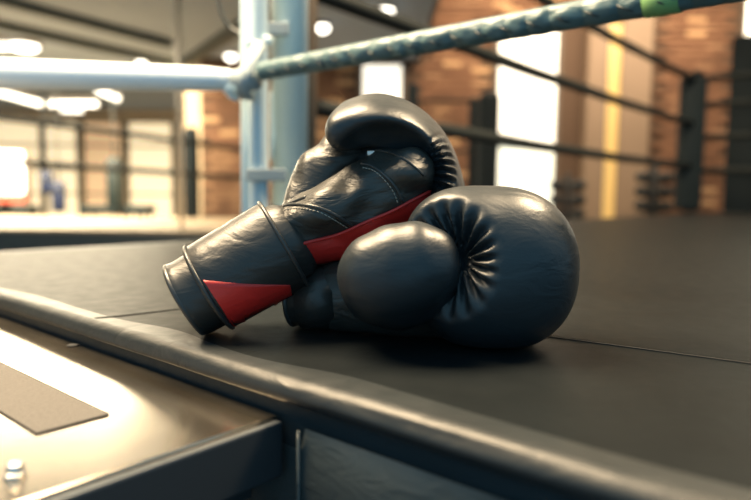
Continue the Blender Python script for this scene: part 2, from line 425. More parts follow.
# ================================================================== OUR RING
# canvas deck: top at z=0, padded roll along the front edge
deck = empty('ring_platform', E0 + Vector((0, 0, FLOOR)), 'dark vinyl covered boxing ring platform under the gloves', 'ring platform')
RW, RL = 6.2, 6.65
Rr = 0.013
def strip_profile(prof, s0, s1, n, wob=0.0, name=''):
    """sweep a (inward offset q, z) profile along D1 from s0 to s1"""
    V, Fc = [], []
    for i in range(n + 1):
        s = s0 + (s1 - s0) * i / n
        for j, (q, zz) in enumerate(prof):
            wv = wob * noise.noise(Vector((s * 6, j * 0.35, 3.1))) if wob else 0
            V.append(E0 + D1 * s + D2 * (q + wv) + UP * (zz + wv * 0.35))
    m = len(prof)
    for i in range(n):
        for j in range(m - 1):
            a = i * m + j; Fc.append((a, a + m, a + m + 1, a + 1))
    return V, Fc
# top sheet
top = []
for i in range(2):
    pass
cn = obj('canvas_sheet', merge(box(E0 + D1 * (RW / 2) + D2 * (RL / 2 + Rr + 0.004) + UP * (-0.02), (RW, RL, 0.04), RAX)), M['canvas'], deck, smooth=False)
def arc_q(k): a = math.pi * 0.62 * k / 12; return (0.010 - 0.013 * math.sin(a), -0.011 + 0.0115 * math.cos(a))
prof = [(0.060, -0.0006), (0.030, -0.0001)] + [arc_q(k) for k in range(13)] + [(0.004, -0.0155), (0.008, -0.016)]
M['band'] = leather('edge_band_vinyl', (0.016, 0.023, 0.027), 0.62, 0.4, spec=0.12)
band = [(0.004, -0.012), (0.0035, -0.020), (0.003, -0.030), (0.004, -0.045), (0.006, -0.060)]
obj('edge_band', strip_profile(band, 0, RW, 300, 0.0010), M['band'], deck)
er = obj('edge_roll', strip_profile(prof, 0, RW, 420, 0.0016), M['edge'], deck)
obj('platform_core', box(E0 + D1 * (RW / 2) + D2 * (RL / 2 + 0.03) + UP * (-0.52), (RW - 0.04, RL - 0.04, 0.94), RAX), M['seam'], deck, smooth=False)
# far left roll (edge of the canvas on the post side)
V, Fc = [], []
for i in range(61):
    for j, (q, zz) in enumerate(prof):
        V.append(E0 + D2 * (RL * i / 60) + D1 * (q - 0.004) + UP * zz)
m_ = len(prof)
for i in range(60):
    for j in range(m_ - 1):
        a = i * m_ + j; Fc.append((a, a + 1, a + m_ + 1, a + m_))
obj('edge_roll', (V, Fc), M['edge'], deck)
obj('skirt_panel', box(E0 + D2 * (RL / 2) + D1 * 0.012 + UP * -0.5, (0.012, RL, 0.9), RAX), M['skirt'], deck, smooth=False)
# hanging skirt along the front, folds
s_split = (on_z(326, 407, -0.02) - E0).dot(D1)
def skirt(s0, s1, n, out, amp):
    V, Fc = [], []; m = 26
    for i in range(n + 1):
        s = s0 + (s1 - s0) * i / n
        for j in range(m + 1):
            t = j / m; zz = -0.030 - 0.9 * t ** 1.3
            f = amp * min(1, t * 14) * (noise.noise(Vector((s * 7, zz * 2.0, 1.7))) + 0.5 * noise.noise(Vector((s * 19 + 4, zz * 7, 0.3))))
            V.append(E0 + D1 * s + D2 * (-out + 0.004 * (1 - min(1, t * 30)) - f) + UP * zz)
    for i in range(n):
        for j in range(m):
            a = i * (m + 1) + j; Fc.append((a, a + 1, a + m + 2, a + m + 1))
    return V, Fc
obj('skirt_panel', skirt(s_split, RW, 260, 0.004, 0.010), M['skirt'], deck)
obj('skirt_panel', skirt(0, s_split - 0.003, 160, -0.004, 0.003), M['skirt'], deck)
sp = s_split
obj('skirt_binding', tube([E0 + D1 * sp + D2 * -0.006 + UP * zz for zz in (-0.03, -0.1, -0.2, -0.5, -0.9)], 0.0015, 8), M['skirt'], deck)
# canvas seams: stitched lap joints
def lap(p, q, wdt=0.0035, hgt=0.0016, name='canvas_seam'):
    d = q - p; L_ = d.length; d.normalize(); sd = UP.cross(d)
    obj(name, box((p + q) / 2 + UP * 0.0002, (L_, wdt, hgt), (d, sd, UP)), M['seam'], deck, smooth=False)
    obj('lap_fold', box((p + q) / 2 + sd * (wdt * 1.6) + UP * 0.0002, (L_, wdt * 2.2, hgt * 1.5), (d, sd, UP)), M['canvas'], deck, smooth=False)
s1, s2 = on_z(470, 326.5), on_z(751, 364); dd = (s2 - s1)
lap(s1, s2 + dd * 2.0, 0.0024)
lap(on_z(96, 319), on_z(215, 305.5), 0.0016, 0.001)

# steel stair tread hooked on the ring edge
PZ = -0.027
TC = on_z(278, 415, PZ)                      # corner nearest the skirt
gq = (TC - E0).dot(D2); print('gq', gq)
st = empty('entry_step', TC + UP * (FLOOR - PZ), 'polished steel entry step with grip tape beside the ring', 'step')
TW, TL = 1.30, 0.62
def loc_(s, q, zz=PZ): return TC + D1 * s + D2 * q + UP * (zz - PZ)
tp = obj('tread_plate', box(loc_(-TW / 2, (-TL - gq - 0.0005) / 2, PZ - 0.004), (TW, TL - gq - 0.0005, 0.008), RAX), M['steel'], st, smooth=False); bevel(tp, 0.0012, 2)
fl = obj('flange', box(loc_(0.004, (-TL - gq - 0.002) / 2, PZ - 0.022), (0.007, TL - gq - 0.002, 0.040), RAX), M['steel_dark'], st, smooth=False); bevel(fl, 0.002, 2)
fr = obj('frame_rail', box(loc_(-0.045, -TL / 2, PZ - 0.045), (0.03, TL, 0.05), RAX), M['steel_dark'], st, smooth=False)
obj('frame_rail', box(loc_(-TW + 0.05, -TL / 2, PZ - 0.045), (0.03, TL, 0.05), RAX), M['steel_dark'], st, smooth=False)
for s in (-0.05, -TW + 0.05):
    for q in (-0.04, -TL + 0.04):
        obj('leg', box(loc_(s, q, (FLOOR + PZ) / 2 - 0.02), (0.04, 0.04, (PZ - FLOOR) - 0.04), RAX), M['steel_dark'], st, smooth=False)
ga, gb = on_z(109, 415, PZ), on_z(31, 431, PZ)
gs1 = (ga - TC).dot(D1); gq1 = (ga - TC).dot(D2); gq2 = (gb - TC).dot(D2)
gt = obj('grip_tape', box(loc_((gs1 - TW + 0.08) / 2, (gq1 + gq2) / 2, PZ + 0.0006), (abs(gs1 + TW - 0.08), abs(gq1 - gq2), 0.0012), RAX), M['grip'], st, smooth=False)
def bolt(p, r, hgt):
    o = obj('bolt', merge(lathe(p, [(r * 1.35, 0), (r * 1.35, hgt * 0.25), (r * 1.3, hgt * 0.3)], n=18), lathe(p + UP * hgt * 0.28, [(r, 0), (r, hgt * 0.5), (r * 0.8, hgt * 0.72), (r * 0.55, hgt * 0.72), (r * 0.5, hgt * 0.45)], n=6)), M['zinc'], st)
    return o
bolt(on_z(15, 476, PZ), 0.0042, 0.007)
bo = obj('bolt_hole', lathe(on_z(73, 346, PZ) + UP * 0.0002, [(0.006, 0), (0.006, 0.001), (0.004, 0.0015)], n=16), M['seam'], st)

# corner post group
post = empty('corner_post', P0, 'blue grey steel ring corner post with pale pads and straps', 'ring post')
pc = at(290, 150, 1.36); pc.z = 0
pr = 0.0385
obj('post_tube', lathe(pc, [(pr, 0.0), (pr, 1.5), (pr * 0.9, 1.51)], n=28), M['post'], post)
obj('base_plate', lathe(pc, [(0.075, 0.0), (0.075, 0.010), (0.070, 0.012)], n=28), M['post'], post)
pf = at(258.5, 150, 1.29); pf.z = 0
pw = at(250, 150, 1.31); pw.z = 0
bevel(obj('pad_backing', box(pw + UP * 0.55, (0.036, 0.02, 1.1)), M['padwhite'], post, smooth=True), 0.006, 3)
obj('pad_tube', tube([pf + UP * z for z in (0.0, 0.10, 0.3, 0.31, 0.6, 1.1)], [0.020] * 6, 16), M['pad'], post)
pv = at(277, 120, 1.335)
bevel(obj('gusset', ([at(270, 92, 1.33), at(281, 92, 1.33), at(273, 160, 1.33), at(270, 160, 1.33), at(270, 92, 1.345), at(281, 92, 1.345), at(273, 160, 1.345), at(270, 160, 1.345)],
     [(0, 3, 2, 1), (4, 5, 6, 7), (0, 1, 5, 4), (1, 2, 6, 5), (2, 3, 7, 6), (3, 0, 4, 7)]), M['padwhite'], post, smooth=False), 0.0015, 2)
for y, x0, x1 in ((175, 246, 286), (29, 258, 288)):
    a, b = at(x0, y, 1.262), at(x1, y, 1.30)
    d = (b - a); L_ = d.length; d.normalize()
    br = obj('bracket', box((a + b) / 2 + Vector((0, 0.0, 0)), (L_, 0.012, 0.026), (d, UP.cross(d), UP)), M['strap'], post, smooth=False); bevel(br, 0.003, 2)
for x, y in ((250, 43), (268, 41)):
    c = at(x, y, 1.26); obj('bolt_head', lathe(c, [(0.010, 0.0), (0.010, 0.006), (0.007, 0.010)], axis=(0, -1, 0), n=12), M['padwhite'], post)
# turnbuckle hub and wrapping strap where ropes meet
hub = at(246, 80, 1.235)
obj('turnbuckle', tube([hub + Vector((-0.028, 0.0, -0.004)), hub, hub + D1 * 0.03], [0.021, 0.024, 0.021], 18), M['strap'], post)
pts = smooth_path([at(262, 34, 1.262), at(257, 48, 1.235), at(249, 62, 1.208), at(244, 78, 1.20), at(244, 92, 1.215), at(248, 100, 1.24)], 6)
V, Fc = [], []
for p in pts:
    for dx, dy in ((-0.013, 0), (0.013, 0.004), (0.013, 0.008), (-0.013, 0.004)): V.append(p + Vector((dx, dy, 0)))
for i in range(len(pts) - 1):
    for k in range(4):
        a, b = i * 4 + k, i * 4 + (k + 1) % 4; Fc.append((a, a + 4, b + 4, b))
Fc += [(0, 1, 2, 3), tuple((len(pts) - 1) * 4 + k for k in (3, 2, 1, 0))]
recalc(obj('strap', (V, Fc), M['strap'], post))
obj('shackle', lathe(at(233, 86, 1.235), [(0.006, -0.02), (0.016, -0.017), (0.019, 0), (0.016, 0.017), (0.006, 0.02)], axis=(0.25, 0.2, 1), n=16), M['post'], post)
obj('shackle_link', tube([at(228, 70, 1.24), at(226, 82, 1.235), at(230, 96, 1.235), at(238, 99, 1.235)], 0.006, 10), M['post'], post)

# ropes of this corner
ra, rb = hub + Vector((-0.02, 0, 0)), at(-160, 70, 1.16)
rdir = (rb - ra).normalized(); rb2 = ra + rdir * 2.9
pth = [ra + rdir * min(k * 0.05, 2.9) if k < 24 else rb2 for k in range(25)]
rl = [0.0225 + 0.0110 * min(1, k / 14) for k in range(25)]; rl[0] = 0.018
lr = tag(obj('ring_rope', tube(pth, rl, 24), M['rope_l'], origin=ra), 'thick pale blue padded ring rope running left from the corner post', 'ring rope', 'bottom ring ropes at the blue post')
ep = Vector((rb2.x - 0.045, rb2.y, FLOOR))
e_ = empty('ring_post', ep, 'blue grey post at the far left end of the pale rope', 'ring post')
obj('post_tube', lathe(ep, [(0.045, 0), (0.045, 2.4), (0.04, 2.41)], n=24), M['post'], e_)
obj('post_foot', lathe(ep, [(0.09, 0), (0.09, 0.015), (0.05, 0.02)], n=24), M['post'], e_)
# laced sleeve rope to the right
rs = at(262, 71.5, 1.215); re_ = rs + (at(600, 10.5, 0.80) - rs) * 1.9
L_ = (re_ - rs).length; n_ = 460
dr = (re_ - rs).normalized()
rx, ry = frame_of(dr)
pth = [rs.lerp(re_, k / n_) for k in range(n_ + 1)]
def puck(i, a):
    # gathers where the lacing pulls the sleeve on the side turned to the viewer
    s = i / n_ * L_
    y_ = Vector(dr).cross(rx); nrm = rx * math.cos(a) + y_ * math.sin(a)
    f = max(0.0, nrm.dot(Vector((-0.35, -0.8, -0.45)).normalized()))
    ph = s * 50 + 1.6 * noise.noise(Vector((s * 9, 0, 0)))
    fade = 0.35 + 0.65 * min(1, s / 0.25)
    return fade * f ** 1.2 * (0.34 * (abs(math.sin(ph * math.pi / 2)) ** 0.7 - 0.8) + 0.14 * noise.noise(Vector((s * 60, math.cos(a) * 2, math.sin(a) * 2))))
rr = empty('ring_rope', rs, 'blue laced sleeve ring rope rising to the right of the corner post', 'ring rope', 'bottom ring ropes at the blue post')
obj('rope_sleeve', tube(pth, 0.0175, 30, disp=puck), M['rope_b'], rr)
lac = []
y_ = Vector(dr).cross(rx)
k = 0; s = 0.05
while s < L_ - 0.05:
    c = rs + dr * s
    dirs = [Vector((-0.35, -0.75, -0.1)), Vector((-0.2, -0.75, -0.75))]
    p = [c + dr * (0.010 * (1 if q else -1)) + (v - dr * v.dot(dr)).normalized() * 0.0168 for q, v in enumerate(dirs)]
    lac.append(tube([p[0], (p[0] + p[1]) / 2 + (dirs[0] + dirs[1]).normalized() * 0.004, p[1]], 0.0011, 6))
    s += 2 / 50
for l in lac: obj('lace', l, M['cable'], rr)
gp = at(664, 3, 0.755); t_ = (gp - rs).dot(dr)
obj('green_band', tube([rs + dr * (t_ + q) for q in (-0.02, 0, 0.02)], [0.0188, 0.0195, 0.0188], 24), M['green'], rr)

# cable hanging to the post
tag(obj('hanging_cable', tube(smooth_path([at(214, -40, 1.33), at(217, -8, 1.33), at(222, 14, 1.33), at(232, 29, 1.33), at(248, 36, 1.31)], 8), 0.0045, 10), M['cable'], origin=at(248, 36, 1.31)), 'dark cable looping down onto the blue corner post', 'cable')

# second upright right behind, ropes of the long side
Q = P0 + D1 * -0.55
H0 = Q + D2 * 0.567
FP = Q + D2 * 5.495
bp = empty('ring_post', H0, 'brown upright standing directly behind the blue corner post', 'ring post')
obj('post_tube', lathe(H0 + Vector((0.035, 0, 0)), [(0.05, 0), (0.05, 1.45), (0.045, 1.46)], n=20), M['postbr'], bp)
obj('post_foot', lathe(H0 + Vector((0.035, 0, 0)), [(0.07, 0), (0.07, 0.015), (0.05, 0.018)], n=20), M['postbr'], bp)
def far_post(p, label, hgt=1.24, pad=0.11, group='dark posts of the ring', base=None):
    e = empty('ring_post', p, label, 'ring post', group)
    obj('post_tube', lathe(p, [(0.05, 0), (0.05, hgt), (0.04, hgt + 0.02)], n=18), M['postd'], e)
    bevel(obj('corner_pad', box(p + UP * (hgt * 0.5) + Vector((-0.04, -0.03, 0)), (pad * 2, 0.12, hgt * 0.97)), M['postd'], e), 0.03, 3)
    obj('post_cap', lathe(p + UP * hgt, [(0.055, 0), (0.055, 0.02), (0.03, 0.035)], n=18), M['postd'], e)
    return e
far_post(FP, 'dark padded ring post at the far right corner of the canvas')
def rope(a, b, r, label, sag=0.02, group='dark ropes of the ring', m='rope_d'):
    pth = [a.lerp(b, t) - UP * (sag * math.sin(math.pi * t)) for t in [k / 20 for k in range(21)]]
    tw = lambda i, an: 0.06 * math.sin(3 * an + i * 1.2)
    return tag(obj('ring_rope', tube(pth, r, 10, disp=tw), M[m], origin=a), label, 'ring rope', group)
for h, lb in ((0.42, 'lowest dark rope running to the far right corner post'), (0.80, 'middle dark rope running to the far right corner post'), (1.19, 'highest dark rope running to the far right corner post')):
    rope(H0 + UP * h + D2 * 0.06, FP + UP * h - D2 * 0.10, 0.029, lb)
G3 = FP + D1 * 4.4
for h, lb in ((0.38, 'lowest dark rope right of the far corner post'), (0.68, 'second lowest dark rope right of the far corner post'), (0.97, 'second highest dark rope right of the far corner post'), (1.2, 'highest dark rope right of the far corner post')):
    rope(FP + UP * h + D1 * 0.10, G3 + UP * h - D1 * 0.10, 0.029, lb)
far_post(G3, 'dark padded ring post out at the right of the canvas')

# ================================================================== BACKGROUND RIGHT
def stand_post(px, ytop, D, wpx, label, zb=FLOOR):
    p = at(px, ytop, D); h = p.z; p.z = zb
    e = empty('padded_post', p, label, 'padded post', 'padded posts behind the ring')
    r = wpx / F_PX * D / 2
    bevel(obj('pad', box(p + UP * ((h - zb) / 2), (2 * r, 2 * r, h - zb)), M['postd'], e), r * 0.3, 3)
    obj('post_cap', lathe(p + UP * (h - zb - 0.005), [(r * 0.7, 0), (r * 0.7, 0.03), (r * 0.4, 0.05)], n=16), M['postd'], e)
    return p, h
pA, hA = stand_post(489, 95, 8.2, 20, 'wide dark padded post in front of the tall bright window')
pB, hB = stand_post(413, 86, 8.9, 11, 'narrow dark padded post showing above the upright glove')
for y, lb in ((101, 'thin dark rope between the padded posts, upper one'), (151, 'thin dark rope between the padded posts, lower one')):
    a = at(489, y, 8.2); b = at(413, y - 1, 8.9); rope(a, b, 0.022, lb, 0.01, 'ropes between the padded posts')
stand_post(474, 100, 8.6, 9, 'slim dark padded post left of the wide padded post')
# dumbbell trees
def dumbbell_tree(px, ytop, D, label, lv=4):
    p = at(px, ytop, D); h = p.z; p = Vector((p.x, p.y, FLOOR)); H = h - FLOOR
    e = empty('dumbbell_tree', p, label, 'dumbbell rack', 'dumbbell trees behind the ring')
    obj('upright', lathe(p, [(0.045, 0.0), (0.045, H), (0.02, H + 0.03)], n=12), M['iron'], e)
    obj('base', merge(box(p + UP * 0.03, (0.7, 0.1, 0.06)), box(p + UP * 0.03, (0.1, 0.6, 0.06))), M['iron'], e, smooth=False)
    for k in range(lv):
        z = H - 0.12 - k * 0.19
        obj('arm', box(p + UP * (z - 0.07), (0.34, 0.05, 0.03)), M['iron'], e, smooth=False)
        for s in (-1, 1):
            c = p + Vector((s * 0.15, 0, z))
            d = empty('dumbbell', c, ['topmost', 'second', 'third', 'lowest'][k] + (' left' if s < 0 else ' right') + ' dumbbell on the ' + ('tree beside the bright window' if px < 600 else 'tree beside the far ring post'), 'dumbbell', 'dumbbells on the trees')
            for t in (-1, 1):
                obj('weight', lathe(c + Vector((0, t * 0.09, 0)), [(0.045, -0.04), (0.068, -0.025), (0.068, 0.025), (0.045, 0.04)], axis=(0, 1, 0), n=12), M['iron'], d)
            obj('handle', tube([c + Vector((0, -0.06, 0)), c + Vector((0, 0.06, 0))], 0.016, 8), M['zinc'], d)
dumbbell_tree(568, 176, 8.4, 'dark dumbbell tree rack beside the tall bright window')
dumbbell_tree(655, 168, 8.4, 'dark dumbbell tree rack left of the far ring post')
# dark tall cabinet at the right border, turned toward the ring
c0 = at(733, 36, 6.5)
cy_ = Vector((c0.x, c0.y, 0)).normalized(); cxv = Vector((cy_.y, -cy_.x, 0)); CAX = (cxv, cy_, UP)
cc = Vector((c0.x, c0.y, 0)) + cxv * 0.35 + cy_ * 0.25
cb = empty('tall_cabinet', (cc.x, cc.y, FLOOR), 'tall dark cabinet at the right border of the view', 'cabinet')
Hc = c0.z - FLOOR
bevel(obj('cabinet_body', box(cc + UP * (FLOOR + Hc / 2), (0.7, 0.5, Hc), CAX), M['postd'], cb, smooth=False), 0.01, 2)
for k in (-1, 1):
    d = obj('door', box(cc + cxv * (k * 0.172) - cy_ * 0.258 + UP * (FLOOR + Hc / 2), (0.33, 0.016, Hc - 0.12), CAX), M['postd'], cb, smooth=False)
    obj('handle', box(cc + cxv * (k * 0.03) - cy_ * 0.275 + UP * 0.3, (0.015, 0.02, 0.2), CAX), M['steel_dark'], d, smooth=False)

# ================================================================== BACKGROUND LEFT
# second platform with ropes
PT = -0.255
pl = empty('second_platform', (-4.6, 7.9, FLOOR), 'cream topped low platform with dark sides behind the left rope', 'platform')
M['deck2'] = mat('cream_mat', (0.26, 0.20, 0.13), 0.6, var=0.08, vscale=3)
obj('deck', bb(-9.5, -1.15, 6.2, 9.45, PT - 0.03, PT), M['deck2'], pl, smooth=False)
obj('side_skirt', bb(-9.45, -1.2, 6.22, 9.4, FLOOR, PT - 0.03), M['skirt'], pl, smooth=False)
for (y0, y1), lb in (((117, 150), 'upper thin rope crossing the bright hall left of the post'), ((163, 177), 'lower thin rope crossing the bright hall left of the post')):
    a, b = at(-30, y0 - 4, 6.35), at(262, y1 + 2, 9.3)
    rope(a, b, 0.034, lb, 0.0, 'ropes of the second platform')
pA_, _ = stand_post(191, 130, 9.2, 13, 'dark padded post on the cream platform right of the pale pole', PT)
tag(obj('steel_pole', lathe(Vector((at(179.5, 100, 6.7).x, at(179.5, 100, 6.7).y, PT)), [(0.027, 0), (0.027, CEIL - PT - 0.002), (0.025, CEIL - PT - 0.001)], n=14), M['pole'], origin=Vector((at(179.5, 100, 6.7).x, at(179.5, 100, 6.7).y, PT))), 'thin pale floor to ceiling pole behind the left rope', 'pole')
# hanging bags
def heavy_bag(px, y0, y1, D, wpx, m, label):
    a, b = at(px, y0, D), at(px, y1, D); r = wpx / F_PX * D / 2; H = a.z - b.z
    e = empty('punching_bag', b, label, 'punching bag', 'punching bags in the hall')
    obj('bag_body', lathe(b, [(r * 0.85, 0), (r, 0.04), (r, H - 0.04), (r * 0.85, H)], n=18), m, e)
    obj('band', lathe(b + UP * (H - 0.16), [(r * 1.02, 0), (r * 1.02, 0.05)], n=18), M['iron'], e)
    obj('chain', tube([b + UP * H, b + UP * (H + 0.25), Vector((b.x, b.y, CEIL))], [0.02, 0.012, 0.012], 6), M['iron'], e)
heavy_bag(115, 158, 208, 11.0, 15, M['bag'], 'dark green punching bag hanging in the bright hall')
heavy_bag(47, 172, 193, 11.2, 12, M['navy'], 'short navy punching bag nearer the glowing light box')
heavy_bag(59, 182, 212, 11.0, 13, M['navy'], 'lower navy punching bag left of the benches')
# benches with dark cushions
def bench(x0, x1, y0, y1, D, label):
    a, b = at(x0, y0, D), at(x1, y1, D); 
    e = empty('gym_bench', ((a.x + b.x) / 2, D, FLOOR), label, 'bench', 'dark benches in the hall')
    bevel(obj('seat_cushion', bb(a.x, b.x, D - 0.25, D + 0.25, b.z, a.z), M['bag'], e), 0.04, 3)
    for sx in (a.x + 0.1, b.x - 0.1):
        for sy in (-0.2, 0.2): obj('leg', bb(sx - 0.03, sx + 0.03, D + sy - 0.03, D + sy + 0.03, FLOOR, b.z), M['iron'], e, smooth=False)
bench(84, 124, 205, 214, 12.2, 'dark bench under the dark green punching bag')
bench(129, 152, 205, 214, 12.2, 'short dark bench left of the pale pole')
bench(-6, 34, 205, 216, 12.2, 'dark bench below the glowing light box')
# glowing light box
a, b = at(-22, 151, 9.8), at(24, 203, 9.8)
lb_ = empty('light_box', ((a.x + b.x) / 2, 9.9, PT), 'glowing white light box with a red lower band at the left border', 'light box')
bevel(obj('face', bb(a.x, b.x, 9.8, 9.9, b.z + 0.12, a.z), M['sign'], lb_), 0.06, 3)
obj('red_band', bb(a.x, b.x, 9.8, 9.9, b.z, b.z + 0.12), M['redband'], lb_, smooth=False)
obj('back_case', bb(a.x - 0.03, b.x + 0.03, 9.9, 10.0, b.z - 0.02, a.z + 0.03), M['wframe'], lb_, smooth=False)
obj('stand', bb((a.x + b.x) / 2 - 0.05, (a.x + b.x) / 2 + 0.05, 9.9, 10.0, FLOOR, b.z), M['iron'], lb_, smooth=False)

# ================================================================== CEILING LAMPS
lamps = [(323, 22, 0.075, 'round ceiling lamp just right of the blue post'), (386, 5, 0.085, 'round ceiling lamp above the blue laced rope'), (231, 52, 0.085, 'round ceiling lamp left of the post, right one of the pair'),
         (217, 61, 0.095, 'round ceiling lamp left of the post, left one of the pair'), (141, 59, 0.075, 'small round ceiling lamp above the pale rope'), (195, 60, 0.04, 'tiny round ceiling lamp right of the pale pole'), (24, 42, 0.19, 'large glaring ceiling lamp at the upper left')]
for px, py, r, lb in lamps:
    p = ceil_pt(px, py)
    e = empty('ceiling_lamp', p, lb, 'ceiling lamp', 'round ceiling lamps')
    obj('lamp_housing', lathe(p, [(r * 1.25, -0.001), (r * 1.25, -0.03), (r * 1.02, -0.05)], n=18), M['wframe'], e)
    obj('lamp_glass', lathe(p + UP * -0.045, [(r * 0.99, 0), (r, -0.03), (r * 0.7, -0.07), (r * 0.2, -0.085)], n=18), M['lamp'], e)
strips = [((-14, 89), (41, 104), 'strip light slanting out of the left border below the rope'), ((50, 104), (97, 104), 'level strip light below the pale rope'), ((97, 90), (119, 99), 'short slanting strip light below the pale rope'), ((-30, 46), (9, 46), 'strip light at the left border above the pale rope'), ((62, 110), (82, 110), 'small strip light under the level strip light')]
for (x0, y0), (x1, y1), lb in strips:
    D = (11.5 if y0 < 108 else 12.6) if y0 > 80 else 8.6
    a, b = at(x0, y0, D), at(x1, y1, D)
    e = empty('strip_light', (a + b) / 2, lb, 'strip light', 'hanging strip lights')
    obj('tube_lamp', tube([a, b], 0.05, 12), M['tube'], e)
    d = (b - a).normalized()
    obj('housing', box((a + b) / 2 + UP * 0.085, ((b - a).length, 0.2, 0.03), (d, UP.cross(d).normalized(), d.cross(UP.cross(d)).normalized())), M['wframe'], e, smooth=False)
    for q in (0.2, 0.8):
        c = a.lerp(b, q); obj('hanger', tube([c + UP * 0.09, Vector((c.x, c.y, CEIL))], 0.008, 6), M['iron'], e)

# ================================================================== GLOVES
def raybvh(objs):
    V, Fc = [], []
    for o in objs:
        n = len(V); l = root_loc(o.parent) + o.location
        V += [v.co + l for v in o.data.vertices]; Fc += [tuple(i + n for i in p.vertices) for p in o.data.polygons]
    return BVHTree.FromPolygons(V, Fc)
def hit(bvh, px, py):
    d = (at(px, py, 1.0) - CAM).normalized()
    h = bvh.ray_cast(CAM, d)
    return (h[0], h[1]) if h[0] is not None else (None, None)
def on_surf(bvh, pts, off, n=8):
    out = []
    for p in smooth_path([Vector((x, y, 0)) for x, y in pts], n):
        h, nn = hit(bvh, p.x, p.y)
        if h is None: continue
        if nn.dot(CAM - h) < 0: nn = -nn
        out.append((h + nn * off, nn))
    return out
def relax(q, it=4):
    P = [p for p, _ in q]
    for _ in range(it):
        P = [P[0]] + [(P[i - 1] + 2 * P[i] + P[i + 1]) / 4 for i in range(1, len(P) - 1)] + [P[-1]]
    return P
def surf_tube(name, bvh, pts, r, m, parent, off=None, n=8, it=4):
    q = on_surf(bvh, pts, r * 0.3 if off is None else off, n)
    if len(q) < 3: return None
    P = relax(q, it)
    return obj(name, tube(P, [r * 0.5] + [r] * (len(P) - 2) + [r * 0.5], 8), m, parent)
def stitches(bvh, pts, parent, gap=2, r=0.0005, off=0.0006, n=8):
    """short raised thread dashes along a pixel polyline, one part"""
    q = on_surf(bvh, pts, off, n)
    P = [p for p, _ in q]; ln = [0]
    for i in range(1, len(P)): ln.append(ln[-1] + (P[i] - P[i - 1]).length)
    def pt(s):
        for i in range(1, len(P)):
            if ln[i] >= s: return P[i - 1].lerp(P[i], (s - ln[i - 1]) / max(1e-9, ln[i] - ln[i - 1]))
        return P[-1]
    s = 0; L = []
    while s + 0.0024 < ln[-1]:
        L.append(tube([pt(s), pt(s + 0.0024)], r, 5)); s += 0.0036
    if L: obj('stitching', merge(*L), M['thread'], parent)
def surf_patch(name, bvh, topl, botl, m, parent, off=0.0012, thick=0.0016, nu=40, nv=12):
    T = smooth_path([Vector((x, y, 0)) for x, y in topl], 12); B = smooth_path([Vector((x, y, 0)) for x, y in botl], 12)
    def samp(L, t):
        f = t * (len(L) - 1); i = min(int(f), len(L) - 2); return L[i].lerp(L[i + 1], f - i)
    G, N = [], []
    for i in range(nu + 1):
        for j in range(nv + 1):
            p = samp(T, i / nu).lerp(samp(B, i / nu), j / nv); h, nn = hit(bvh, p.x, p.y)
            if h is None: G.append(None); N.append(None); continue
            if nn.dot(CAM - h) < 0: nn = -nn
            G.append(h); N.append(nn)
    id_, V, Fc = {}, [], []
    # smooth positions
    for _ in range(3):
        G2 = list(G)
        for i in range(1, nu):
            for j in range(1, nv):
                k = i * (nv + 1) + j; nb = [G[k - 1], G[k + 1], G[k - nv - 1], G[k + nv + 1]]
                if G[k] is not None and all(x is not None for x in nb): G2[k] = G[k] * 0.5 + (nb[0] + nb[1] + nb[2] + nb[3]) * 0.125
        G = G2
    for k, g in enumerate(G):
        if g is not None: id_[k] = len(V); V.append(g + N[k] * off)
    for i in range(nu):
        for j in range(nv):
            q = [i * (nv + 1) + j, i * (nv + 1) + j + 1, (i + 1) * (nv + 1) + j + 1, (i + 1) * (nv + 1) + j]
            if all(k in id_ for k in q) and max((V[id_[q[a]]] - V[id_[q[a - 1]]]).length for a in range(4)) < 0.02:
                Fc.append([id_[k] for k in q])
    o = obj(name, (V, Fc), m, parent); recalc(o)
    if len(o.data.polygons):
        f = o.data.polygons[0]
        c = f.center + root_loc(parent)
        if f.normal.dot(CAM - c) < 0: o.data.flip_normals()
    md = o.modifiers.new('thickness', 'SOLIDIFY'); md.thickness = thick + 0.002; md.offset = -0.6
    return o
def net(name, f, lo, hi, m, parent, h=0.002, it=2):
    V, Fc = surfnet(f, lo, hi, h)
    o = obj(name, (V, Fc), m, parent)
    if it:
        bm = bmesh.new(); bm.from_mesh(o.data)
        for _ in range(it): bmesh.ops.smooth_vert(bm, verts=bm.verts, factor=0.5, use_axis_x=True, use_axis_y=True, use_axis_z=True)
        bm.to_mesh(o.data); bm.free()
    recalc(o)
    return o
def loft(name, rings, m, parent, closed_end=None, n=40):
    """rings: list of (centre, axis_u, axis_v, ru, rv)"""
    V, Fc = [], []
    for c, u, v, ru, rv in rings:
        for k in range(n):
            a = 2 * math.pi * k / n; V.append(c + u * (ru * math.cos(a)) + v * (rv * math.sin(a)))
    for i in range(len(rings) - 1):
        for k in range(n):
            a, b = i * n + k, i * n + (k + 1) % n; Fc.append((a, b, b + n, a + n))
    o = obj(name, (V, Fc), m, parent); recalc(o); return o

VIEW = FW.copy()
def px2m(p, D): return p / F_PX * D

